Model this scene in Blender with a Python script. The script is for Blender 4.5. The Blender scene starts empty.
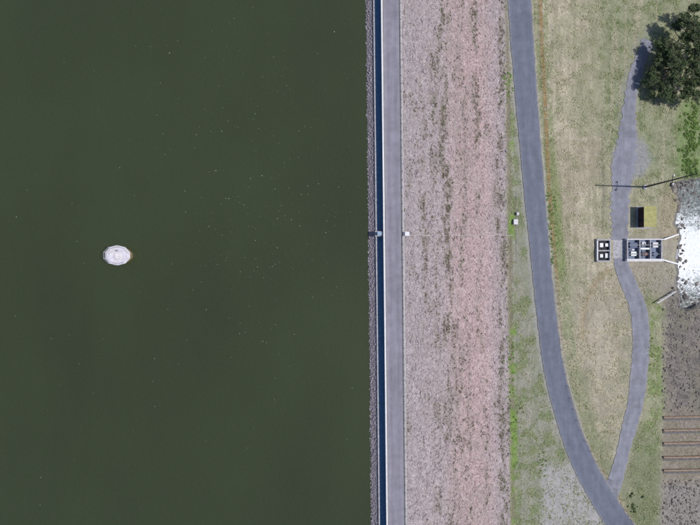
import bpy, math, numpy as np
from mathutils import Vector, Matrix
rng=np.random.default_rng(7)
H=120.0; S=0.25; UC=350.0; VC=262.5
scene=bpy.context.scene

# ---------------------------------------------------------------- helpers
def sm(x,a,b):
    t=np.clip((x-a)/(b-a),0,1); return t*t*(3-2*t)
def lin(c,k=0.74):
    c=np.array(c,float); g=c.mean(-1,keepdims=True); c=(g+(c-g)*1.06)/255.0
    return np.where(c<0.04045,c/12.92,((c+0.055)/1.055)**2.4)*k*np.array([1.0,.985,.965])
_tab=rng.random((256,256))
def vnoise(x,y):
    xi=np.floor(x).astype(int); yi=np.floor(y).astype(int)
    fx=x-xi; fy=y-yi; fx=fx*fx*(3-2*fx); fy=fy*fy*(3-2*fy)
    a=_tab[xi%256,yi%256]; b=_tab[(xi+1)%256,yi%256]; c=_tab[xi%256,(yi+1)%256]; d=_tab[(xi+1)%256,(yi+1)%256]
    return (a*(1-fx)+b*fx)*(1-fy)+(c*(1-fx)+d*fx)*fy
def fbm(x,y,o=4):
    s=0;a=.5;t=0
    for i in range(o):
        s=s+a*vnoise(x+17.3*i,y+9.1*i); t+=a; a*=.55; x=x*2.03; y=y*2.03
    return s/t
def cat(pts,n=12):
    P=np.array(pts,float); P=np.vstack([2*P[0]-P[1],P,2*P[-1]-P[-2]]); out=[]
    for i in range(1,len(P)-2):
        for k in range(n):
            t=k/n; p0,p1,p2,p3=P[i-1],P[i],P[i+1],P[i+2]
            out.append(0.5*((2*p1)+(-p0+p2)*t+(2*p0-5*p1+4*p2-p3)*t*t+(-p0+3*p1-3*p2+p3)*t**3))
    out.append(P[-2]); return np.array(out)
def pdist(u,v,P):
    sh=u.shape; u=u.ravel(); v=v.ravel(); best=np.full(u.shape,1e9)
    for i in range(len(P)-1):
        a=P[i,:2]; b=P[i+1,:2]; d=b-a; L=max(d@d,1e-9)
        t=np.clip(((u-a[0])*d[0]+(v-a[1])*d[1])/L,0,1)
        D=np.hypot(u-(a[0]+t*d[0]),v-(a[1]+t*d[1])); best=np.minimum(best,D)
    return best.reshape(sh)

# ---------------------------------------------------------------- site plan (survey grid: 1 unit = 0.25 m at water level)
def dsl(v): return 5.5*v/525.0
MAIN=cat([(505,-400,11.5),(512,-120,11.8),(519.5,0,11.8),(526.5,100,11),(533.5,180,10.4),(539,240,10),(545,300,9.8),(551,350,10),(557,382,10.3),(566,415,10.8),(577,448,11.2),(592,480,11.5),(607,505,12),(624,530,12),(655,565,12),(720,620,12),(900,720,12),(1500,900,12)],10)
BR1=cat([(621,258,7.5),(622,266,7.2),(630,287,7.8),(638,308,8.5),(641,335,8.5),(640,365,8.5),(636,400,8),(630,425,7.5),(624,448,6.5),(618,472,7),(610,496,8)],8)
BR2=cat([(648,40,6),(640,62,6),(633,84,6),(629,110,6.5),(627,135,9),(625,160,12),(622,180,10.5),(620,205,9.5),(620,225,8.5),(620,240,8.5)],8)
FEN=cat([(533,-200),(541,20),(545,100),(550,200),(556,270),(560,330),(566,380),(578,425),(596,460),(612,483),(632,522),(650,545)],8)

def riv(u,v):
    vc=243+np.maximum(u-700,0)*0.05
    hw=62+8*(fbm(u*.06,v*.05)-.5)
    edge=678+16*(fbm(v*.05+3,v*0+2.2)-.5)
    return sm(u,edge-5,edge+6)*(1-sm(np.abs(v-vc),hw-5,hw+6))
def hbase(u,v):
    u=np.asarray(u,float); v=np.asarray(v,float)
    t=u-dsl(v)
    xs=[-20000,60,365,374.0,374.6,382,382.3,400,402,503,512,560,660,720,3000,20000]
    zs=[-20,-20,-0.12,1.0,1.05,1.05,2.2,2.2,2.0,-13.6,-14,-14.4,-15.3,-15.9,-17,-17]
    return np.interp(t,xs,zs)
def hgt(u,v):
    u=np.asarray(u,float); v=np.asarray(v,float)
    return hbase(u,v)-3.2*riv(u,v)
def W(u,v,z):
    k=S*(H-z)/H
    return np.stack([(np.asarray(u,float)-UC)*k,(VC-np.asarray(v,float))*k,np.asarray(z,float)+0*k],-1)
def G(u,v,dz=0.0): return W(u,v,hgt(u,v)+dz)
# weed growth pattern on the rockfill: long streaks following the benches
WB=((444,6,1.0,-60,365),(476,4,.9,-60,175),(499,5,.9,-60,600),(421,5,.8,150,300),(434,5,.6,40,600),(452,5,.45,330,600),(462,4,.4,-60,600))
def weedmask(T,V):
    m=np.zeros(np.shape(T))
    for i,(c,w,k,v0,v1) in enumerate(WB):
        q=(1-sm(np.abs(T-c-10*(fbm(V*.015+i*7,V*0+i,3)-.5)),w*.3,w*1.2))*sm(V,v0,v0+20)*(1-sm(V,v1-40,v1))
        q=q*sm(fbm(T*.22+i*5,V*.05,4),.38,.58)*k; m=np.maximum(m,q)
    m=np.maximum(m,.5*sm(fbm(T*.16+50,V*.03,4),.60,.70))
    return m*sm(fbm(T*.6,V*.3+8,3),.28,.52)

# ---------------------------------------------------------------- mesh / material helpers
def mesh(name,verts,faces,mat=None,vcol=None,smooth=False,uv=None):
    verts=np.asarray(verts,float).reshape(-1,3); me=bpy.data.meshes.new(name)
    if isinstance(faces,np.ndarray):
        M,K=faces.shape
        me.vertices.add(len(verts)); me.vertices.foreach_set('co',verts.ravel())
        me.loops.add(M*K); me.loops.foreach_set('vertex_index',faces.ravel().astype(np.int32))
        me.polygons.add(M); me.polygons.foreach_set('loop_start',(np.arange(M)*K).astype(np.int32))
        me.update(calc_edges=True); me.validate()
    else:
        me.from_pydata([tuple(p) for p in verts],[],[tuple(f) for f in faces]); me.update()
    if vcol is not None:
        a=me.color_attributes.new('Col','FLOAT_COLOR','POINT'); c=np.ones((len(verts),4)); c[:,:vcol.shape[1]]=vcol
        a.data.foreach_set('color',c.ravel())
    if uv is not None:
        a=me.attributes.new('across','FLOAT','POINT'); a.data.foreach_set('value',np.asarray(uv,np.float32))
    if smooth: me.polygons.foreach_set('use_smooth',np.ones(len(me.polygons),bool))
    ob=bpy.data.objects.new(name,me); scene.collection.objects.link(ob)
    if mat: me.materials.append(mat)
    return ob
def empty(name,loc,kids):
    L=Vector(tuple(float(q) for q in loc))
    e=bpy.data.objects.new(name,None); e.location=L; scene.collection.objects.link(e)
    for k in kids:
        k.parent=e; k.matrix_parent_inverse=Matrix.Translation(-L)
    return e
def box(name,c,s,mat,rot=0,bev=0.02):
    c=np.array(c,float); hx,hy,hz=[q/2 for q in s]
    b=min(bev,hx*.4,hy*.4,hz*.4)
    V=[];rings=[(-hz,b),(-hz+b,0),(hz-b,0),(hz,b)]
    for z,i in rings:
        V+=[(-hx+i,-hy+i,z),(hx-i,-hy+i,z),(hx-i,hy-i,z),(-hx+i,hy-i,z)]
    F=[(3,2,1,0),(12,13,14,15)]
    for r in range(3):
        for k in range(4): F.append((r*4+k,r*4+(k+1)%4,r*4+4+(k+1)%4,r*4+4+k))
    V=np.array(V); cr,sr=math.cos(rot),math.sin(rot)
    V=np.stack([V[:,0]*cr-V[:,1]*sr,V[:,0]*sr+V[:,1]*cr,V[:,2]],1)+c
    return mesh(name,V,F,mat)
def tubes(name,segs,mat,n=7):
    V=[];F=[]
    for p,q,r0,r1 in segs:
        p=Vector(tuple(map(float,p))); q=Vector(tuple(map(float,q))); d=(q-p)
        if d.length<1e-6: continue
        a=d.normalized().orthogonal().normalized(); b=d.normalized().cross(a); o=len(V)
        for c,r in ((p,r0),(q,r1)):
            for k in range(n):
                w=2*math.pi*k/n; V.append(c+a*(r*math.cos(w))+b*(r*math.sin(w)))
        for k in range(n): F.append((o+k,o+(k+1)%n,o+n+(k+1)%n,o+n+k))
        F.append(tuple(o+k for k in range(n))[::-1]); F.append(tuple(o+n+k for k in range(n)))
    return mesh(name,[tuple(v) for v in V],F,mat)
class N:
    def __init__(s,name):
        s.m=bpy.data.materials.new(name); s.m.use_nodes=True; s.t=s.m.node_tree; s.b=s.t.nodes['Principled BSDF']; s.b.inputs['Specular IOR Level'].default_value=0.25
        s.tc=s.t.nodes.new('ShaderNodeTexCoord').outputs['Object']
    def node(s,ty,**k):
        n=s.t.nodes.new(ty)
        for a,b in k.items(): setattr(n,a,b)
        return n
    def L(s,a,b): s.t.links.new(a,b)
    def noise(s,scale,det=4,rough=.6,vec=None,dist=0):
        n=s.node('ShaderNodeTexNoise'); n.inputs['Scale'].default_value=scale; n.inputs['Detail'].default_value=det; n.inputs['Roughness'].default_value=rough; n.inputs['Distortion'].default_value=dist
        s.L(vec or s.tc,n.inputs['Vector']); return n.outputs['Fac']
    def vor(s,scale,feat='F1',out='Color'):
        n=s.node('ShaderNodeTexVoronoi',feature=feat); n.inputs['Scale'].default_value=scale; s.L(s.tc,n.inputs['Vector']); return n.outputs[out]
    def mr(s,x,a,b,c,d):
        n=s.node('ShaderNodeMapRange')
        for i,q in enumerate((a,b,c,d)): n.inputs[i+1].default_value=q
        s.L(x,n.inputs[0]); return n.outputs[0]
    def math(s,op,a,b):
        n=s.node('ShaderNodeMath',operation=op)
        for i,q in enumerate((a,b)):
            if isinstance(q,(int,float)): n.inputs[i].default_value=q
            else: s.L(q,n.inputs[i])
        return n.outputs[0]
    def scale(s,col,f):
        n=s.node('ShaderNodeVectorMath',operation='SCALE')
        if isinstance(col,(tuple,list,np.ndarray)): n.inputs[0].default_value=tuple(float(q) for q in col[:3])
        else: s.L(col,n.inputs[0])
        s.L(f,n.inputs['Scale']); return n.outputs[0]
    def mix(s,f,a,b):
        n=s.node('ShaderNodeMix',data_type='RGBA')
        if isinstance(f,(int,float)): n.inputs[0].default_value=f
        else: s.L(f,n.inputs[0])
        for q,i in ((a,6),(b,7)):
            if isinstance(q,(tuple,list,np.ndarray)): n.inputs[i].default_value=(*[float(x) for x in q[:3]],1)
            else: s.L(q,n.inputs[i])
        return n.outputs[2]
    def attr(s,name='Col',out='Color'):
        n=s.node('ShaderNodeAttribute'); n.attribute_name=name; return n.outputs[out]
    def bump(s,h,dist,st=1):
        n=s.node('ShaderNodeBump'); n.inputs['Strength'].default_value=st; n.inputs['Distance'].default_value=dist; s.L(h,n.inputs['Height']); s.L(n.outputs[0],s.b.inputs['Normal'])
    def fin(s,col,rough=.9):
        s.L(col,s.b.inputs['Base Color']); s.b.inputs['Roughness'].default_value=rough; return s.m
def simple(name,c,k=.75,rough=.8,var=.35,sc=1.5,bump=.02,metal=0):
    n=N(name); a=n.noise(sc,6,.65); f=n.mr(a,.3,.7,1-var,1+var); g=n.noise(sc*9,3,.6); f=n.math('MULTIPLY',f,n.mr(g,.3,.7,1-var*.5,1+var*.5))
    n.bump(g,bump,.6); n.b.inputs['Metallic'].default_value=metal
    return n.fin(n.scale(lin(c,k),f),rough)

n=N('ground_mat'); col=n.attr(); al=n.attr('Col','Alpha')
g1=n.noise(2.2,4,.7); g2=n.noise(9,2,.7); g3=n.noise(.35,3,.6)
soft=n.math('MULTIPLY',n.mr(g1,.3,.7,.80,1.20),n.mr(g2,.3,.7,.84,1.16))
soft=n.math('MULTIPLY',soft,n.mr(g3,.3,.7,.88,1.12))
vc=n.node('ShaderNodeSeparateColor'); n.L(n.vor(2.4),vc.inputs[0]); vc2=n.node('ShaderNodeSeparateColor'); n.L(n.vor(4.8),vc2.inputs[0])
rock=n.math('MULTIPLY',n.mr(vc.outputs[0],0,1,.84,1.14),n.mr(vc2.outputs[1],0,1,.84,1.16))
vd=n.vor(2.4,out='Distance'); rock=n.math('MULTIPLY',rock,n.mr(vd,.2,.75,1.04,.82))
mf=n.node('ShaderNodeMix',data_type='FLOAT'); n.L(al,mf.inputs[0]); n.L(soft,mf.inputs[2]); n.L(rock,mf.inputs[3])
hue=n.mix(n.mr(g1,.35,.65,0,.35),n.scale(col,mf.outputs[0]),n.scale(n.mix(.5,col,(.29,.26,.23)),mf.outputs[0]))
n.bump(n.math('ADD',g1,n.math('MULTIPLY',vd,-.7)),.10,.6)
M_ground=n.fin(hue,.95)

def asphalt(name,c,k=.73,var=.12,crack=.0):
    n=N(name); f=n.mr(n.noise(.5,5,.6),.3,.7,1-var,1+var); f=n.math('MULTIPLY',f,n.mr(n.noise(7,3,.75),.3,.7,.88,1.12))
    mp=n.node('ShaderNodeMapping'); mp.inputs['Scale'].default_value=(1,.12,1); n.L(n.tc,mp.inputs[0]); f=n.math('MULTIPLY',f,n.mr(n.noise(1.2,4,.6,mp.outputs[0]),.3,.7,.90,1.10))
    a=n.math('ABSOLUTE',n.attr('across','Fac'),0); t=n.math('ABSOLUTE',n.math('SUBTRACT',a,.45),0); f=n.math('MULTIPLY',f,n.mr(t,0,.3,.94,1.04))
    pat=n.mr(n.noise(.09,3,.5),.56,.60,1,.92); f=n.math('MULTIPLY',f,pat)
    e=n.mr(a,.84,1.0,0,.7); e=n.math('MULTIPLY',e,n.mr(n.noise(1.5,5,.7),.4,.6,0,1))
    n.bump(n.noise(12,2),.01); return n.fin(n.mix(e,n.scale(lin(c,k),f),lin((160,156,148),k)),.85)
M_road=asphalt('asphalt_road_mat',(112,117,134)); M_crest=asphalt('crest_asphalt_mat',(141,139,153)); M_path=asphalt('path_gravel_mat',(136,138,151),var=.2)
M_conc=simple('concrete_mat',(172,172,180)); M_concl=simple('concrete_light_mat',(218,218,224),k=.8,var=.12); M_wallshade=simple('wall_shadow_mat',(105,104,106)); M_dark=simple('dark_steel_mat',(45,48,54))  # the dark concrete tone serves as painted shadow along the terrace walls
M_white=simple('white_paint_mat',(232,232,240),var=.08,rough=.5); M_blue=simple('blue_steel_mat',(60,80,120),rough=.5); M_steel=simple('galvanised_mat',(150,155,162),rough=.45,var=.1,metal=.3)
M_wood=simple('timber_mat',(146,128,114),var=.3); M_bark=simple('bark_mat',(120,108,95)); M_brown=simple('brown_wall_mat',(70,54,54)); M_bed=simple('shade_tint_ledge_mat',(92,124,158),var=.25)  # ledge colour: blue tint of the wave wall's shadow put into the albedo
M_faint=simple('weathered_concrete_mat',(172,165,170))
n=N('foliage_mat'); n.L(n.attr(),n.b.inputs['Base Color']); n.b.inputs['Roughness'].default_value=.75; M_leaf=n.m
n=N('rock_mat'); M_rock=n.fin(n.scale(n.attr(),n.mr(n.noise(5,3),.3,.7,.85,1.15)),.95)

# ---------------------------------------------------------------- terrain
def spread(a,b,step,far):
    core=np.arange(a,b+step,step); out=[]; d=step*1.4; x=0
    while x<far: x+=d; out.append(x); d*=1.35
    out=np.array(out); return np.concatenate([(a-out)[::-1],core,b+step+out])
us=spread(358,716,1.0,14000); vs=spread(-14,540,1.1,14000)
T,Vv=np.meshgrid(us,vs); U=T+dsl(Vv)
Z=hgt(U,Vv)
D=pdist(U,Vv,MAIN); D1=pdist(U,Vv,BR1); D2=pdist(U,Vv,BR2); DF=pdist(U,Vv,FEN)
onroad=np.minimum.reduce([D-12,D1-9,D2-12])
rough_m=sm(onroad,0,8)*sm(T,400,408)
Z=Z+rough_m*(fbm(U*.35,Vv*.35,4)-.5)*.45*(1-.4*sm(T,505,515))-.02
_mv=MAIN[:,1]; _mu=MAIN[:,0]
def SR(U,V): return U>np.interp(V,_mv,_mu)
def ncol(U,V,T,D,D1,D2,DF):
    nz=fbm(U*.04,V*.04,5); nf=fbm(U*.3+9,V*.3,4); nst=fbm(U*.35,V*.02+5,4); nb=fbm(U*.12+31,V*.12,4); nl=fbm(U*.025+70,V*.018,5); sp=rng.random(U.shape)
    C=np.zeros(U.shape+(3,)); C[:]=lin((172,165,148))
    def bl(m,c):
        m=np.clip(m,0,1)[...,None]; C[:]=C*(1-m)+lin(c)*m
    bl(sm(nst,.45,.62)*.8,(190,183,165)); bl(sm(nst,.50,.34)*.5,(148,144,124))
    bl(sm(nb,.50,.66)*.5,(138,142,110)); bl(sm(nl,.50,.40)*.5,(150,142,124)); bl(sm(nl,.53,.63)*.45,(142,146,116))
    gr=sm(U+30*(nz-.5),586,618)*(1-sm(V+40*(nz-.5),150,240))
    bl(gr*.85,(136,142,113)); bl(gr*sm(nb,.48,.65)*.75,(108,122,82)); bl(gr*sm(nst,.54,.66)*.6,(170,164,144))
    sr=np.where(SR(U,V),1,0)
    bl(sr*(1-sm(np.abs(D-19+6*(nb-.5)),3,10))*sm(V,100,220)*(1-sm(V,440,500))*.8,(118,136,80))
    bl(sr*(1-sm(D,13,22))*.4,(146,148,118))
    bl((1-sm(DF,.8,2.8))*.8*sm(nf,.25,.45),(146,118,68))
    bl((1-sm(np.abs(DF-4.5),1,4))*.55*sm(nf,.36,.56),(98,120,58))
    m=sr*sm(V,262,300)*(1-sm(U,628,640)); bl(m*.5,(154,150,136)); bl(m*sm(nb,.5,.6)*.6,(180,172,154)); bl(m*sm(nz,.5,.62)*.45,(130,134,108))
    arc=np.abs(np.hypot(U-640,(V-330)*.8)-58+4*(nf-.5)); bl(sr*(1-sm(arc,1,4))*.5*(V<340)*(V>268)*(U<625),(156,136,108))
    bl(sr*(1-sm(np.hypot((U-600)/14,(V-345)/45)+.5*(nf-.5),.6,1.1))*.5,(188,181,166))
    e=sm(U,640,650)*sm(V,285,310)*(1-sm(U+10*(nz-.5),658,672)); bl(e*.8,(138,144,114)); bl(e*sm(nb,.45,.6)*.7,(114,136,76))
    e=sm(U,622,640)*sm(V,410,450)*(1-sm(U,655,668)); bl(e*.85,(122,130,100)); bl(e*sm(nb,.42,.6)*.6,(96,114,68))
    e=sr*sm(V,430,480)*sm(D,12,18)*(1-sm(U,655,668)); bl(e*.6,(116,124,96))
    r=sm(U+8*(nf-.5),660,670)*sm(V,262,300); bl(r,(128,121,119)); st=fbm(U*.05+V*.05,V*.4-U*.12,3); bl(r*sm(st,.48,.62)*.65,(96,92,92)); bl(r*sm(nb,.5,.62)*.5,(146,139,126)); bl(r*sm(nl,.5,.6)*.4,(112,112,96))
    r2=sm(U,655,668)*sm(V,405,425); bl(r2*.8,(152,143,133)); bl(r2*sm(nb,.5,.62)*.5,(124,120,102)); bl(r2*sm(V,478,490)*.6,(146,143,146))
    w=sm(U,626,634)*(1-sm(U,670,682))*sm(V,225,240)*(1-sm(V,285,305)); bl(w*.7,(154,149,140))
    w=sm(U,656,664)*sm(V,180,195)*(1-sm(V,235,245)); bl(w*.6,(156,143,124))
    w=(1-sm(np.hypot((U-632)/20,(V-158)/22)+.5*(nf-.5),.7,1.15)); bl(w*.75,(144,146,157))
    w=sm(U,672,682)*sm(V,90,110)*(1-sm(V,170,185)); bl(w*.7,(106,132,72))
    bl((1-sm(np.abs(U-603-3*(nz-.5)),.8,2.2))*sm(V,125,140)*(1-sm(V,225,236))*.6,(120,118,104))
    bl((1-sm(D2,9,15))*.35*sm(nf,.4,.6),(150,150,156)); bl((1-sm(D1,8,12))*.4*sm(nf,.4,.6),(160,157,154))
    bl((1-sm(D,11,14.5))*.6,(170,168,164))
    L=(1-sr)*sm(T,503,508)
    bl(L,(140,143,128)); bl(L*sm(nst,.45,.6)*.6,(160,158,150)); bl(L*sm(nb,.48,.62)*.75,(112,127,86)); bl(L*sm(nl,.5,.6)*.4,(124,132,104))
    bl(L*(1-sm(np.abs(T-506+4*(nf-.5)),1.5,5))*.8,(118,108,95))
    bl(L*(1-sm(np.abs(T-509+6*(nb-.5)),2,5))*sm(nz,.45,.6)*sm(V,40,80),(112,142,66))
    bl(L*sm(V+8*(nf-.5),455,475)*sm(U+10*(nf-.5),535,548)*.9,(170,169,173))
    bl(L*(1-sm(D,11,16))*.7,(162,162,162))
    R=sm(T,399,402)*(1-sm(T+3*(nf-.5),502,506))
    bl(R,(171,161,167))
    pk=1-sm(np.abs(T-468+14*(nz-.5)),10,34); bl(R*pk*.7,(187,160,162))
    bl(R*(1-sm(T,403,432))*.6,(162,156,165)); bl(R*sm(nf,.5,.72)*.4,(188,180,185)); bl(R*sm(nf,.5,.3)*.4,(146,136,140))
    bl(R*sm(nst,.50,.62)*.35,(150,140,141)); bl(R*sm(nz,.52,.66)*.25,(150,143,145)); bl(R*sm(nl,.48,.62)*.25,(152,144,144))
    bl(R*weedmask(T,V)*.8,(108,102,91))
    B=1-sm(T,374,375); bl(B,(144,136,147)); bl(B*sm(nf,.5,.65)*.6,(170,163,171)); bl(B*(1-sm(T,363,367)),(60,66,54))
    bl((T>374)&(T<382.1),(80,104,130))  # ledge ground painted in the blue of the wave wall's shadow
    A=np.clip(R+B+sm(U,660,670)*sm(V,262,300)+L*.3,0,1)
    rv=riv(U,V); bl(sm(rv,.05,.4),(118,118,120)); A=np.clip(A+sm(rv,.02,.3),0,1)
    C*= (0.92+.16*sp)[...,None]
    return C,A
C,A=ncol(U,Vv,T,D,D1,D2,DF)
ny,nx=U.shape
P=W(U,Vv,Z).reshape(-1,3)
idx=np.arange(nx*ny).reshape(ny,nx)
F=np.stack([idx[:-1,:-1],idx[1:,:-1],idx[1:,1:],idx[:-1,1:]],-1).reshape(-1,4)
mesh('ground',P,F,M_ground,np.concatenate([C.reshape(-1,3),A.reshape(-1,1)],1),smooth=True)

# ---------------------------------------------------------------- water
n=N('reservoir_water_mat'); f=n.mr(n.noise(.02,3,.5),.3,.7,.90,1.10); f=n.math('MULTIPLY',f,n.mr(n.noise(1.6,3,.6),.3,.7,.95,1.05))
mp=n.node('ShaderNodeMapping'); mp.inputs['Scale'].default_value=(.04,.012,1); mp.inputs['Rotation'].default_value=(0,0,.3); n.L(n.tc,mp.inputs[0]); f=n.math('MULTIPLY',f,n.mr(n.noise(1,4,.6,mp.outputs[0],.5),.3,.7,.94,1.06))
n.b.inputs['IOR'].default_value=1.33; n.b.inputs['Specular IOR Level'].default_value=.5
n.bump(n.noise(.9,3,.6,dist=.4),.06,1); M_water=n.fin(n.scale(lin((61,69,51)),f),.14)
n=N('river_water_mat'); n.b.inputs['IOR'].default_value=1.33; n.b.inputs['Specular IOR Level'].default_value=.5
sx=n.node('ShaderNodeSeparateXYZ'); n.L(n.tc,sx.inputs[0])
dx=n.mr(sx.outputs[0],92,120,1,0); dy=n.mr(n.math('ABSOLUTE',n.math('SUBTRACT',sx.outputs[1],3.0),0),2,15,1,0)
fm=n.math('MULTIPLY',n.math('MULTIPLY',dx,dy),1.4); fo=n.mr(n.math('ADD',n.noise(1.0,8,.78,dist=1.4),n.math('MULTIPLY',fm,.28)),.57,.72,0,1)
n.bump(n.noise(1.3,5,.66,dist=.6),.19,1); M_river=n.fin(n.mix(fo,lin((84,96,100)),lin((228,234,242),.8)),.22)
vv=np.array([-14000.,-2000,0,525,2500,14500]); wv=[];wf=[]
for i,v in enumerate(vv):
    wv+= [W(-15000+0*v,v,0.0),W(378+dsl(v),v,0.0)]
    if i: wf.append((2*i-2,2*i,2*i+1,2*i-1))
mesh('reservoir_water',wv,wf,M_water)
rv=[];rf=[];ru=[664,700,900,2000,6000,14000]
for i,u in enumerate(ru):
    c=243+max(u-700,0)*.05
    rv+=[W(u,c-82,-17.3),W(u,c+82,-17.3)]
    if i: rf.append((2*i-2,2*i-1,2*i+1,2*i))
mesh('river_water',rv,rf,M_river)
fv=[];ff=[]
for i in range(300):
    if i<210: u=rng.normal(262,45); v=rng.normal(200,85)
    else: u=rng.uniform(5,360); v=rng.uniform(0,525)
    if u>362 or u<3: continue
    p=W(u,v,0.012); r=abs(rng.normal(0,.04))+.04; a=rng.uniform(0,6.3); o=len(fv)
    for k in range(5): fv.append(p+np.array([r*rng.uniform(.6,1.6)*math.cos(a+k*1.256),r*rng.uniform(.6,1.3)*math.sin(a+k*1.256),0]))
    ff.append(tuple(range(o,o+5)))
mesh('water_foam',fv,ff,simple('foam_mat',(140,146,138),var=.3))

# ---------------------------------------------------------------- roads
def ribbon(name,P,mat,dz=.06,wob=0.0,nc=6):
    V=[];A=[];F=[]; ed={-1:fbm(np.arange(len(P))*.35,np.zeros(len(P))+3,4)-.5, 1:fbm(np.arange(len(P))*.35,np.zeros(len(P))+33,4)-.5}
    for i,p in enumerate(P):
        a=P[max(i-1,0),:2]; b=P[min(i+1,len(P)-1),:2]; d=(b-a)/np.linalg.norm(b-a); nn=np.array([-d[1],d[0]])
        for k in range(nc+1):
            s=-1+2*k/nc; w=p[2]*(1+(wob*2*ed[int(np.sign(s))][i] if abs(s)>.99 else 0)); q=p[:2]+nn*s*w
            V.append(G(q[0],q[1],dz+.03*(1-s*s))); A.append(s)
            if i and k: o=(nc+1)*i+k; F.append((o-1,o,o-nc-1,o-nc-2))
    return mesh(name,V,F,mat,uv=A,smooth=True)
def dens(P,m):
    t=np.linspace(0,len(P)-1,(len(P)-1)*m+1); return np.stack([np.interp(t,np.arange(len(P)),P[:,k]) for k in range(P.shape[1])],1)
ribbon('access_road',dens(MAIN,3),M_road,.10,.06)
ribbon('works_path',dens(BR1,3),M_path,.07,.14)
ribbon('gravel_path',dens(BR2,3),M_path,.07,.35)
V=[];A_=[];F=[]
cv=[-9000,-3000,-1000,-200,0,100,200,300,400,525,800,1500,4000,9000]
for i,v in enumerate(cv):
    for k in range(9):
        t=383.0+15.9*k/8; V.append(W(t+dsl(v),v,2.2+.03+.03*(1-(k/4-1)**2))); A_.append(k/4-1)
        if i and k: o=9*i+k; F.append((o-1,o,o-9,o-10))
mesh('crest_road',V,F,M_crest,uv=A_)
def crest_strip(name,t0,t1,z0,z1,mat,v0=-9000,v1=9000):
    V=[]
    for v in (v0,v1):
        for t,z in ((t0,z0),(t1,z0),(t1,z1),(t0,z1)): V.append(W(t+dsl(v),v,z))
    return mesh(name,V,[(0,1,2,3),(4,7,6,5),(0,4,5,1),(1,5,6,2),(2,6,7,3),(3,7,4,0)],mat)
crest_strip('wave_wall',380.9,382.6,0.7,3.1,M_concl)
crest_strip('concrete_kerb',399.4,400.2,1.8,2.36,M_conc)
crest_strip('upstream_kerb',373.2,374.5,0.6,1.22,M_conc)
crest_strip('drain_ledge',374.55,380.8,0.9,1.12,M_bed)  # base colour tinted towards the wall's blue shadow
segs=[];rp=None
for v in np.arange(-300,830,8.0):
    b=W(400.9+dsl(v),v,2.0); t=b+np.array([0,0,.95]); segs.append((b,t,.06,.06))
    if rp is not None: segs.append((rp,t-np.array([0,0,.1]),.035,.035)); segs.append((rp-np.array([0,0,.4]),t-np.array([0,0,.5]),.03,.03))
    rp=t-np.array([0,0,.1])
tubes('guard_rail',segs,M_white,5)
FP=dens(FEN,3); segs=[];pp=None
for p in FP:
    g=G(p[0],p[1],0)
    if pp is None or np.linalg.norm(g-pp)>3:
        t=g+np.array([0,0,1.1]); segs.append((g,t,.06,.05))
        if pp is not None:
            for q in (.4,.75,1.05): segs.append((pp+np.array([0,0,q]),g+np.array([0,0,q]),.012,.012))
        pp=g
tubes('wire_fence',segs,M_wood,4)

v=234; p=W(376.2+dsl(v),v,1.1)
k=[box('platform',p+[0,0,1.15],(2.0,1.3,.16),M_conc),box('leg_1',p+[-.8,0,.54],(.2,1,1.08),M_conc),box('leg_2',p+[.8,0,.54],(.2,1,1.08),M_conc),box('cabinet',p+[.1,0,1.6],(1.0,.8,.74),simple('gauge_blue_mat',(120,150,180),var=.1)),box('lid',p+[.1,0,2.0],(1.05,.85,.06),simple('gauge_lid_mat',(150,172,196),var=.1))]
empty('gauge_cabinet',p,k)
p=W(404+dsl(v),v,1.9)
k=[box('plinth',p+[0,0,.1],(1.4,1.3,.5),M_conc),box('body',p+[0,0,.75],(.9,.8,.8),M_concl),box('lid',p+[0,0,1.19],(1.05,.95,.08),M_white)]
empty('instrument_cabinet',p,k)
V=[];F=[]
for i,u in enumerate(np.arange(407,515,2.0)):
    for dv,dz in ((-.3,.0),(-.3,.08),(.3,.08),(.3,.0)): V.append(W(u,235.2+dv+.25*math.sin(u*.4),hbase(u,235.)+dz+.06))
    if i:
        o=4*i
        for q in range(3): F.append((o-4+q,o+q,o+q+1,o-3+q))
mesh('cable_conduit',V,F,M_faint)
for (u,v,a) in ((515,222,1.3),(517,214,.7)):
    p=G(u,v,0)
    k=[box('chamber',p+[0,0,.3],(a,a*1.2,.7),M_conc),box('lid',p+[0,0,.69],(a*.8,a,.08),M_concl),box('handle',p+[0,0,.75],(.3,.06,.05),M_dark)]
    empty('seepage_pit',p,k)
p0=[G(516.5,y,.02) for y in range(192,268,6)]
tubes('drain_pipe',[(a,b,.09,.09) for a,b in zip(p0[:-1],p0[1:])],M_faint)

# ---------------------------------------------------------------- intake tower
def octa(name,c,rx,ry,z0,z1,mat,taper=1.0,n=8,bev=.08):
    V=[]
    for z,f in ((z0,1.0),(z1-bev,taper),(z1,taper*(1-bev/ max(rx,.1)))):
        for k in range(n):
            a=2*math.pi*(k+.5)/n; V.append((c[0]+rx*f*math.cos(a),c[1]+ry*f*math.sin(a),z))
    F=[tuple(range(n))[::-1],tuple(range(2*n,3*n))]
    for r in range(2):
        for k in range(n): F.append((r*n+k,r*n+(k+1)%n,r*n+n+(k+1)%n,r*n+n+k))
    return mesh(name,V,F,mat)
c=W(117,255.3,3.2)
n=N('tower_deck_mat'); f=n.mr(n.noise(1.2,6,.75),.3,.7,.70,1.15); M_deck=n.fin(n.mix(n.mr(n.noise(.8,4,.7),.46,.64,0,.6),n.scale(lin((226,223,238),.76),f),lin((200,192,182))),.6)
M_rust=simple('stained_concrete_mat',(142,124,92),var=.4)
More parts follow.
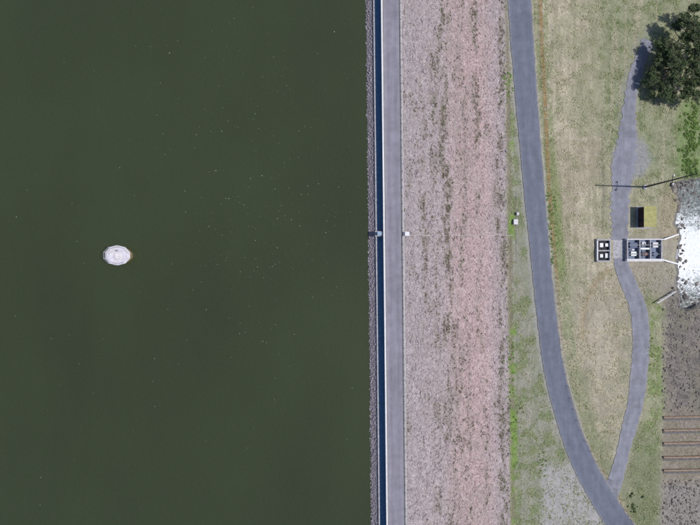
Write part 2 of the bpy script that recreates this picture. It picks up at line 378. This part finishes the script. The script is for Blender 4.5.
k=[octa('shaft',c,2.45,1.9,-9,2.7,M_rust,n=10),octa('deck_slab',c,3.15,2.45,2.7,3.0,M_deck,n=10),
   octa('roof',c,2.8,2.15,3.0,3.4,M_deck,taper=.93,n=10),octa('hatch',c+[.35,-.1,0],1.1,.8,3.4,3.55,simple('off_white_mat',(224,220,224),var=.2)),
   box('winch',c+[-1.35,.2,.35],(.7,.5,.35),M_white),box('vent',c+[.1,1.15,.35],(.5,.4,.3),M_steel)]
seg=[]
for q in range(10):
    a=2*math.pi*(q+.5)/10; b=2*math.pi*(q+1.5)/10
    A1=np.array([c[0]+3.05*math.cos(a),c[1]+2.36*math.sin(a),3.0]); B1=np.array([c[0]+3.05*math.cos(b),c[1]+2.36*math.sin(b),3.0])
    seg+= [(A1,A1+[0,0,1],.035,.035),(A1+[0,0,1],B1+[0,0,1],.02,.02),(A1+[0,0,.5],B1+[0,0,.5],.02,.02)]
    seg.append((c+[0,0,.22],np.array([c[0]+2.5*math.cos(a),c[1]+1.9*math.sin(a),3.40]),.025,.025))
k.append(tubes('railing',seg,M_white,5))
k.append(tubes('ladder',[((c[0]+2.65,c[1]-.2,-.5),(c[0]+3.2,c[1]-.2,3),.04,.04),((c[0]+2.65,c[1]+.2,-.5),(c[0]+3.2,c[1]+.2,3),.04,.04)],M_steel,5))
empty('intake_tower',(c[0],c[1],0),k)

# ---------------------------------------------------------------- shed
gz=float(hgt(643,217)); zt=gz+3.0
a=W(644,227,zt); b=W(657,206,zt); cx,cy=(a[0]+b[0])/2,(a[1]+b[1])/2; sx,sy=b[0]-a[0],b[1]-a[1]
n=N('shed_roof_mat'); w=n.node('ShaderNodeTexWave'); w.inputs['Scale'].default_value=1.6; w.bands_direction='Y'; n.L(n.tc,w.inputs[0]); n.bump(w.outputs['Fac'],.04,1)
M_roof=n.fin(n.scale(lin((176,173,118)),n.math('MULTIPLY',n.mr(w.outputs['Fac'],0,1,.88,1.06),n.mr(n.noise(1,5,.7),.3,.7,.75,1.2))),.5)
k=[box('walls',(cx,cy,gz+1.35),(sx-.35,sy-.4,2.7),M_brown)]
rv=[(cx-sx/2,cy-sy/2,zt-.1),(cx+sx/2,cy-sy/2,zt-.3),(cx+sx/2,cy+sy/2,zt-.3),(cx-sx/2,cy+sy/2,zt-.1)]
rv=rv+[(x,y,z+.12) for x,y,z in rv]
k.append(mesh('roof',rv,[(3,2,1,0),(4,5,6,7),(0,1,5,4),(1,2,6,5),(2,3,7,6),(3,0,4,7)],M_roof))
k.append(box('door',(cx-sx/2+.15,cy-.8,gz+1.05),(.06,1.0,2.1),M_dark)); k.append(box('window',(cx-sx/2+.15,cy+1.2,gz+1.7),(.06,1.1,.7),M_dark))
k.append(box('gutter',(cx+sx/2+.05,cy,zt-.36),(.1,sy,.1),M_steel)); k.append(box('floor_slab',(cx-.1,cy,gz+.03),(sx+.5,sy+.4,.1),M_conc))
empty('pump_shed',(cx,cy,gz),k)

# ---------------------------------------------------------------- outlet works
def ubox(name,u0,u1,v0,v1,z0,z1,mat,bev=.03):
    a=W(u0,v1,z1); b=W(u1,v0,z1)
    return box(name,((a[0]+b[0])/2,(a[1]+b[1])/2,(z0+z1)/2),(b[0]-a[0],b[1]-a[1],z1-z0),mat,0,bev)
gz=float(hbase(604,250))
k=[ubox('floor',597.5,610.5,239.5,261.5,gz-.2,gz+.12,M_dark),
   ubox('wall_north',597,611,239,240.6,gz-.2,gz+.8,M_conc),ubox('wall_south',597,611,260.4,262,gz-.2,gz+.8,M_conc),
   ubox('wall_west',597,598.3,240.7,260.3,gz-.2,gz+.8,M_concl),ubox('wall_east',609.7,611,240.7,260.3,gz-.2,gz+.8,M_conc),
   ubox('cross_beam',598.4,609.6,250,251.3,gz-.1,gz+.75,M_conc)]
for i,(uu,v0,w_,h_) in enumerate(((600,243,3.4,4.2),(605.2,243.3,3,3.4),(600,254,3.2,3.6),(605.2,253.3,2.6,4.6))):
    k.append(ubox('cover_%d'%i,uu,uu+w_,v0,v0+h_,gz+.12,gz+.5,(M_white,M_steel,M_steel,M_concl)[i]))
empty('valve_pit',G(604,250),k)
gz=float(hbase(640,250))
M_blg=simple('blue_grey_mat',(120,132,156),var=.3)
k=[ubox('deck',611.3,627,238.5,262,gz-.4,gz+.22,M_conc),
   ubox('chamber_floor',627.2,662,240,261,gz-.3,gz+.16,M_blg),
   ubox('wall_north',627,664,238.6,239.9,gz-.3,gz+1.3,M_concl),ubox('wall_south',627,664,258.8,261.4,gz-.3,gz+1.3,M_concl),
   ubox('wall_west',627,628.2,240,258.7,gz-.3,gz+1.25,M_conc),ubox('wall_east',661.2,662.6,240,258.7,gz-.3,gz+1.25,M_conc),
   ubox('divider_1',639.4,640.4,240,258.7,gz-.2,gz+1.2,M_conc),ubox('divider_2',650,651,240,258.7,gz-.2,gz+1.2,M_conc),
   ubox('walkway',640.5,649.9,247.7,249.6,gz+.9,gz+1.1,M_steel),
   ubox('tank_1',630,637.6,242.5,248,gz+.17,gz+.9,M_blue),ubox('tank_2',631,636.6,251.5,256,gz+.17,gz+.6,M_steel),
   ubox('valve_box_1',642.2,646,242,245,gz+.17,gz+.9,M_concl),ubox('valve_box_2',643,647.5,252.5,255.5,gz+.17,gz+.7,simple('rust_mat',(150,104,94))),
   ubox('hatch_1',653,659,242.3,247.5,gz+.17,gz+.6,M_concl),ubox('hatch_2',653.5,658,252,256,gz+.17,gz+.5,M_blue),
   ubox('control_box',632,634.4,249.2,250.4,gz+.17,gz+1.4,M_white)]
sg=[]
for uu in np.arange(628,664,3.0):
    for vv_ in (239.2,260.2):
        p=W(uu,vv_,gz+1.3); sg.append((p,p+[0,0,1],.035,.035))
for vv_ in (239.2,260.2):
    for dz in (.5,1): sg.append((W(628,vv_,gz+1.3)+[0,0,dz],W(662,vv_,gz+1.3)+[0,0,dz],.03,.03))
k.append(tubes('railing',sg,M_white,5))
sg=[(W(629,245,gz+1.0),W(661,245,gz+1.0),.14,.14),(W(629,254,gz+.8),W(661,254,gz+.8),.12,.12),(W(645,243,gz+1.0),W(645,257,gz+.8),.1,.1)]
k.append(tubes('pipework',sg,M_steel,8))
k.append(ubox('apron',662.7,678,241,259,gz-1.9,gz-1.2,M_conc))
def wing(name,u0,v0,u1,v1,w,z0,z1,z2,mat):
    V=[]
    for top in (0,1):
        for (uu,vv_,zz) in ((u0,v0,z1),(u1,v1,z2),(u1,v1+w,z2),(u0,v0+w,z1)): V.append(W(uu,vv_,zz if top else z0))
    return mesh(name,V,[(3,2,1,0),(4,5,6,7),(0,1,5,4),(1,2,6,5),(2,3,7,6),(3,0,4,7)],mat)
k.append(wing('wing_wall_north',664.2,238.6,679,233.5,1.6,gz-3.2,gz+.9,gz-.8,M_concl)); k.append(wing('wing_wall_south',664.2,259.4,679,263.5,1.6,gz-3.2,gz+.9,gz-.8,M_concl))
empty('outlet_works',G(640,250),k)
p=G(655,303,0); q=G(674,291,0); sg=[]
for t in np.linspace(0,1,6):
    w_=p*(1-t)+q*t; sg.append((w_,w_+[0,0,1.1],.05,.05))
sg+=[(p+[0,0,1.1],q+[0,0,1.1],.11,.11),(p+[0,0,.6],q+[0,0,.6],.07,.07)]
tubes('handrail',sg,M_white,6)
for i,v in enumerate((417,430,443,457,470)):
    p=G(663,v,0); q=G(735,v-1,0); kd=[]
    V=[];zt=.4
    for z in (-1,zt):
        for (a,o) in ((p,.24),(q,.24),(q,-.24),(p,-.24)): V.append(a+[0,o,z])
    kd.append(mesh('beam',V,[(0,1,2,3),(4,7,6,5),(0,4,5,1),(1,5,6,2),(2,6,7,3),(3,7,4,0)],M_wood))
    V=[]
    for (a,o,z) in ((p,-.26,.12),(q,-.26,.12),(q,-1.0,.12),(p,-1.0,.12)): V.append(a+[0,o,z])
    kd.append(mesh('shadow_strip',V,[(0,3,2,1)],M_wallshade))  # flat dark sheet painting the wall's shadow on the ground, not a channel
    for j,t in enumerate(np.linspace(.02,.98,9)):
        w_=p*(1-t)+q*t; kd.append(box('post_%d'%j,w_+[0,-.34,.1],(.2,.16,.7),M_wood))
    empty('retaining_wall',p,kd)

# ---------------------------------------------------------------- mast
g=G(645,187,0); hM=20.5
sg=[(g,g+[0,0,hM*.5],.26,.2),(g+[0,0,hM*.5],g+[0,0,hM],.2,.12)]
k=[tubes('pole',sg,simple('pole_mat',(88,84,86)),8),octa('base',g,.7,.7,g[2],g[2]+.3,M_conc)]
t=g+[0,0,11.5]
k.append(tubes('cross_arm',[(t+[-.15,-1.1,0],t+[.15,1.1,0],.08,.08),(t+[-.1,-1.0,0],t+[-.1,-1.0,.5],.08,.08),(t+[.1,1.0,0],t+[.1,1.0,.5],.08,.08)],M_dark,6))
k.append(box('floodlight_1',t+[-.15,-1.1,.35],(.4,.45,.35),M_steel)); k.append(box('floodlight_2',t+[.15,1.1,.35],(.4,.45,.35),M_steel))
empty('light_mast',g,k)

# ---------------------------------------------------------------- scatter: rocks
phi=(1+5**.5)/2
ico=np.array([(-1,phi,0),(1,phi,0),(-1,-phi,0),(1,-phi,0),(0,-1,phi),(0,1,phi),(0,-1,-phi),(0,1,-phi),(phi,0,-1),(phi,0,1),(-phi,0,-1),(-phi,0,1)])/1.9
icf=np.array([(0,11,5),(0,5,1),(0,1,7),(0,7,10),(0,10,11),(1,5,9),(5,11,4),(11,10,2),(10,7,6),(7,1,8),(3,9,4),(3,4,2),(3,2,6),(3,6,8),(3,8,9),(4,9,5),(2,4,11),(6,2,10),(8,6,7),(9,8,1)])
def rocks(name,u,v,size,col,zo=None):
    n_=len(u); g=W(u,v,hgt(u,v) if zo is None else zo)
    sc=size[:,None]*rng.uniform(.6,1.3,(n_,3)); sc[:,2]*=.7
    V=ico[None]*sc[:,None,:]*rng.uniform(.75,1.2,(n_,12,1)); a=rng.uniform(0,6.28,n_); ca,sa=np.cos(a)[:,None],np.sin(a)[:,None]
    V=np.stack([V[:,:,0]*ca-V[:,:,1]*sa,V[:,:,0]*sa+V[:,:,1]*ca,V[:,:,2]],-1)+g[:,None,:]
    F=(icf[None]+12*np.arange(n_)[:,None,None]).reshape(-1,3)
    mesh(name,V.reshape(-1,3),F,M_rock,np.repeat(col,12,0))
n_=26000; t=rng.uniform(401,505,n_); v=rng.uniform(-40,565,n_); u=t+dsl(v)
keep=rng.random(n_)<(.45+.8*(fbm(u*.1,v*.1)-.35))*(1-.9*np.clip(weedmask(t,v)*1.5,0,1)); t,v,u=t[keep],v[keep],u[keep]; n_=len(u)
pk=np.clip(1-np.abs(t-468)/36,0,1)[:,None]
colr=(lin((172,163,169))*(1-pk*.75)+lin((187,161,162))*pk*.75)*rng.uniform(.72,1.15,(n_,1))*rng.uniform(.96,1.04,(n_,3))
rocks('rockfill_stones',u,v,rng.gamma(4,.034,n_)+.05,colr)
n_=2400; t=rng.uniform(364.8,373,n_); v=rng.uniform(-60,590,n_); u=t+dsl(v)
rocks('beaching_stones',u,v,rng.uniform(.10,.24,n_),lin((162,154,165))*rng.uniform(.75,1.25,(n_,1))*np.ones((1,3)))
n_=2600; u=rng.uniform(662,760,n_); v=np.where(rng.random(n_)<.5,rng.uniform(303,412,n_),rng.uniform(480,560,n_))
rocks('apron_stones',u,v,rng.gamma(3,.05,n_)+.06,lin((134,128,125))*rng.uniform(.7,1.2,(n_,1))*np.ones((1,3)))
n_=700; u=rng.uniform(672,760,n_); v=243+rng.choice([-1,1],n_)*(62-np.abs(rng.normal(0,9,n_)))
m=rng.random(n_)<.25; u[m]=677+np.abs(rng.normal(0,5,m.sum())); v[m]=rng.uniform(190,302,m.sum())
rocks('river_boulders',u,v,rng.gamma(3,.09,n_)+.10,lin((126,121,120))*rng.uniform(.6,1.2,(n_,1))*np.ones((1,3)),zo=np.maximum(hgt(u,v),-17.45))

# ---------------------------------------------------------------- scatter: leafy things
def leaves(name,cen,size,col,flat=.6):
    n_=len(cen); nrm=rng.normal(0,1,(n_,3)); nrm[:,2]=np.abs(nrm[:,2])+flat; nrm/=np.linalg.norm(nrm,axis=1)[:,None]
    r=rng.normal(0,1,(n_,3)); a=np.cross(nrm,r); a/=np.linalg.norm(a,axis=1)[:,None]; b=np.cross(nrm,a)
    s=size[:,None]; V=np.stack([cen+a*s,cen+b*s*.55,cen-a*s,cen-b*s*.55],1).reshape(-1,3)
    F=np.arange(4*n_).reshape(-1,4)
    return mesh(name,V,F,M_leaf,np.repeat(col,4,0))
def clumps(u,v,rad,hei,per,size,colbase):
    g=G(u,v,0); n_=len(u); d=rng.normal(0,1,(n_,per,3)); d/=np.linalg.norm(d,axis=2)[...,None]; d*=rng.random((n_,per,1))**.4
    c=g[:,None,:]+d*np.stack([rad,rad,hei],-1)[:,None,:]; c[...,2]=np.maximum(c[...,2],g[:,None,2]+.02)+.03
    col=np.repeat(colbase,per,0)*rng.uniform(.6,1.35,(n_*per,1))
    return c.reshape(-1,3),size*rng.uniform(.6,1.3,n_*per),col
n_=60000; t=rng.uniform(402,506,n_); v=rng.uniform(-20,545,n_); m=rng.random(n_)<weedmask(t,v)*.36; t,v=t[m],v[m]; u=t+dsl(v); n_=len(u); r=rng.gamma(3,.06,n_)+.10
cb=np.where(rng.random((n_,1))<.55,lin((122,110,102)),lin((108,112,84)))
leaves('slope_weeds',*clumps(u,v,r,r*.5+.06,12,.11,cb))
n_=60000; u=rng.uniform(505,705,n_); v=rng.uniform(-10,535,n_)
d=pdist(u,v,MAIN); d1=pdist(u,v,BR1); d2=pdist(u,v,BR2)
k_=(d>12.5)&(d1>8.8)&(d2>9)&(riv(u,v)<.05)&~((u>595)&(u<682)&(v>234)&(v<266))&~((u>660)&(v>290))&(u-dsl(v)>505)&~((u>628)&(u<662)&(v>203)&(v<230))&~((np.abs(u-632)<18)&(np.abs(v-155)<20))
k_&=rng.random(n_)<sm(fbm(u*.12+31,v*.12,4)*.6+fbm(u*.35,v*.02+5,4)*.4,.36,.62)*.8
u,v,d=u[k_],v[k_],d[k_]; n_=len(u)
nb=fbm(u*.12+31,v*.12,4); green=np.clip(sm(nb,.46,.64)*.5+.5*(u>600)*(v<180)+.7*(np.abs(d-18)<6)*(v>120)*(u>540)+.6*(u<545)*(u>505)+.5*(u>640)*(v>290)+.4*(v>430),0,1)[:,None]
green=green*rng.random((n_,1))**.6
cb=lin((188,180,156))*(1-green)+lin((122,138,86))*green
leaves('grass',*clumps(u,v,np.full(n_,.22),np.full(n_,.10),3,.14,cb*1.1),flat=1.5)
def shrubmass(name,u0,u1,v0,v1,nn,c,rmin=.3,rmax=.9,per=60,size=.16,hk=.8):
    u=rng.normal((u0+u1)/2,(u1-u0)/3.2,nn); v=rng.uniform(v0,v1,nn); r=rng.uniform(rmin,rmax,nn)
    return leaves(name,*clumps(u,v,r,r*hk,per,size,np.repeat(lin(c)[None],nn,0)*rng.uniform(.75,1.3,(nn,1))),flat=1.0)
shrubmass('shrub',683,698,100,178,110,(112,140,76),.25,.8)
shrubmass('shrub',687,697,112,150,30,(128,154,84),.3,.6)
shrubmass('shrub',628,640,488,512,10,(96,110,74),.2,.6)
shrubmass('shrub',504,511,72,96,22,(112,142,76),.15,.4,30,.13,.3)
shrubmass('shrub',507,514,335,400,40,(116,146,76),.15,.4,30,.13,.3)
shrubmass('shrub',510,520,400,470,34,(116,142,80),.15,.35,26,.13,.3)
shrubmass('shrub',546,556,190,265,80,(116,142,74),.15,.4,26,.13,.25)
shrubmass('shrub',646,655,335,368,14,(120,140,80),.15,.35,26,.13,.3)
shrubmass('shrub',536,548,450,480,16,(112,138,76),.15,.35,26,.13,.3)

def tree(name,u,v,blobs,seed,dark=1.0):
    g=G(u,v,0); segs=[]; cen=[];sz=[];cl=[]
    top=g+[.3,.2,2.8]; segs.append((g-[0,0,.3],g+[.15,.1,1.5],.42,.33)); segs.append((g+[.15,.1,1.5],top,.33,.26))
    for (bu,bv,bz,br) in blobs:
        c=W(bu,bv,g[2]+bz); mid=(top+c)/2+rng.normal(0,.3,3)
        segs.append((top,mid,.2,.13)); segs.append((mid,c,.13,.06))
        nc=int(16*br**1.7); dd=rng.normal(0,1,(nc,3)); dd/=np.linalg.norm(dd,axis=1)[:,None]; dd*=(rng.random((nc,1))**.45)*br*rng.uniform(.7,1.4,(nc,1)); dd[:,2]*=.6
        for q in dd:
            cc=c+q; rr=rng.uniform(.3,.8); m=int(60*rr/.5)
            if rng.random()<.5: segs.append((c,cc,.05,.02))
            e=rng.normal(0,1,(m,3)); e/=np.linalg.norm(e,axis=1)[:,None]; e*=(rng.random((m,1))**.4)*rr; e[:,2]*=.6
            cen.append(cc+e); sz.append(rng.uniform(.09,.2,m))
            tone=rng.uniform(.55,1.4)*dark; base=lin((88,104,70)) if rng.random()<.7 else lin((106,116,90)); cl.append(np.repeat((base*tone)[None],m,0)*rng.uniform(.7,1.3,(m,1)))
    L=leaves('foliage',np.concatenate(cen),np.concatenate(sz),np.concatenate(cl),flat=.3)
    empty(name,g,[tubes('trunk_and_limbs',segs,M_bark,7),L])
tree('eucalyptus_tree',670,70,[(668,48,5,2.2),(660,60,4.2,1.9),(654,76,3.6,1.8),(664,88,4,2.0),(675,52,5.5,2.0),(676,66,6,2.2),(648,84,2.6,1.2),(660,44,4.2,1.3),(676,80,5,2.1),(656,68,3.4,1.4),(672,96,3.4,1.5),(652,94,2.4,1.0)],1)
tree('eucalyptus_tree',696,50,[(686,20,6.5,2.1),(698,26,7.5,2.5),(696,52,7,2.4),(690,82,5.5,2.2),(702,76,6,2.5),(684,94,4.2,1.6),(714,50,8,3),(710,12,7,2.4),(686,38,6,1.6),(698,96,5,1.9),(694,66,7,2.3),(678,24,4.6,1.5),(694,8,6,1.4),(698,38,7,2.2)],2)

# ---------------------------------------------------------------- light, world, camera
sd=Vector((0.72,-0.02,1.0)).normalized()
sun=bpy.data.lights.new('sun','SUN'); sun.energy=4.25; sun.angle=math.radians(.53); sun.color=(1,.965,.91)
so=bpy.data.objects.new('sun',sun); so.rotation_euler=sd.to_track_quat('Z','Y').to_euler(); so.location=(60,0,100); scene.collection.objects.link(so)
w=bpy.data.worlds.new('World'); scene.world=w; w.use_nodes=True; nt=w.node_tree; bg=nt.nodes['Background']
sk=nt.nodes.new('ShaderNodeTexSky'); sk.sky_type='NISHITA'; sk.sun_disc=False; sk.sun_elevation=math.asin(sd.z); sk.sun_rotation=math.atan2(sd.x,sd.y)
nt.links.new(sk.outputs[0],bg.inputs[0]); bg.inputs[1].default_value=.12
cam=bpy.data.cameras.new('camera'); cam.sensor_width=36; cam.lens=36*H/(700*S); cam.clip_end=20000; cam.clip_start=.5
co=bpy.data.objects.new('camera',cam); co.location=(0,0,H); scene.collection.objects.link(co); scene.camera=co
scene.view_settings.view_transform='Standard'; scene.view_settings.look='None'; scene.view_settings.exposure=0
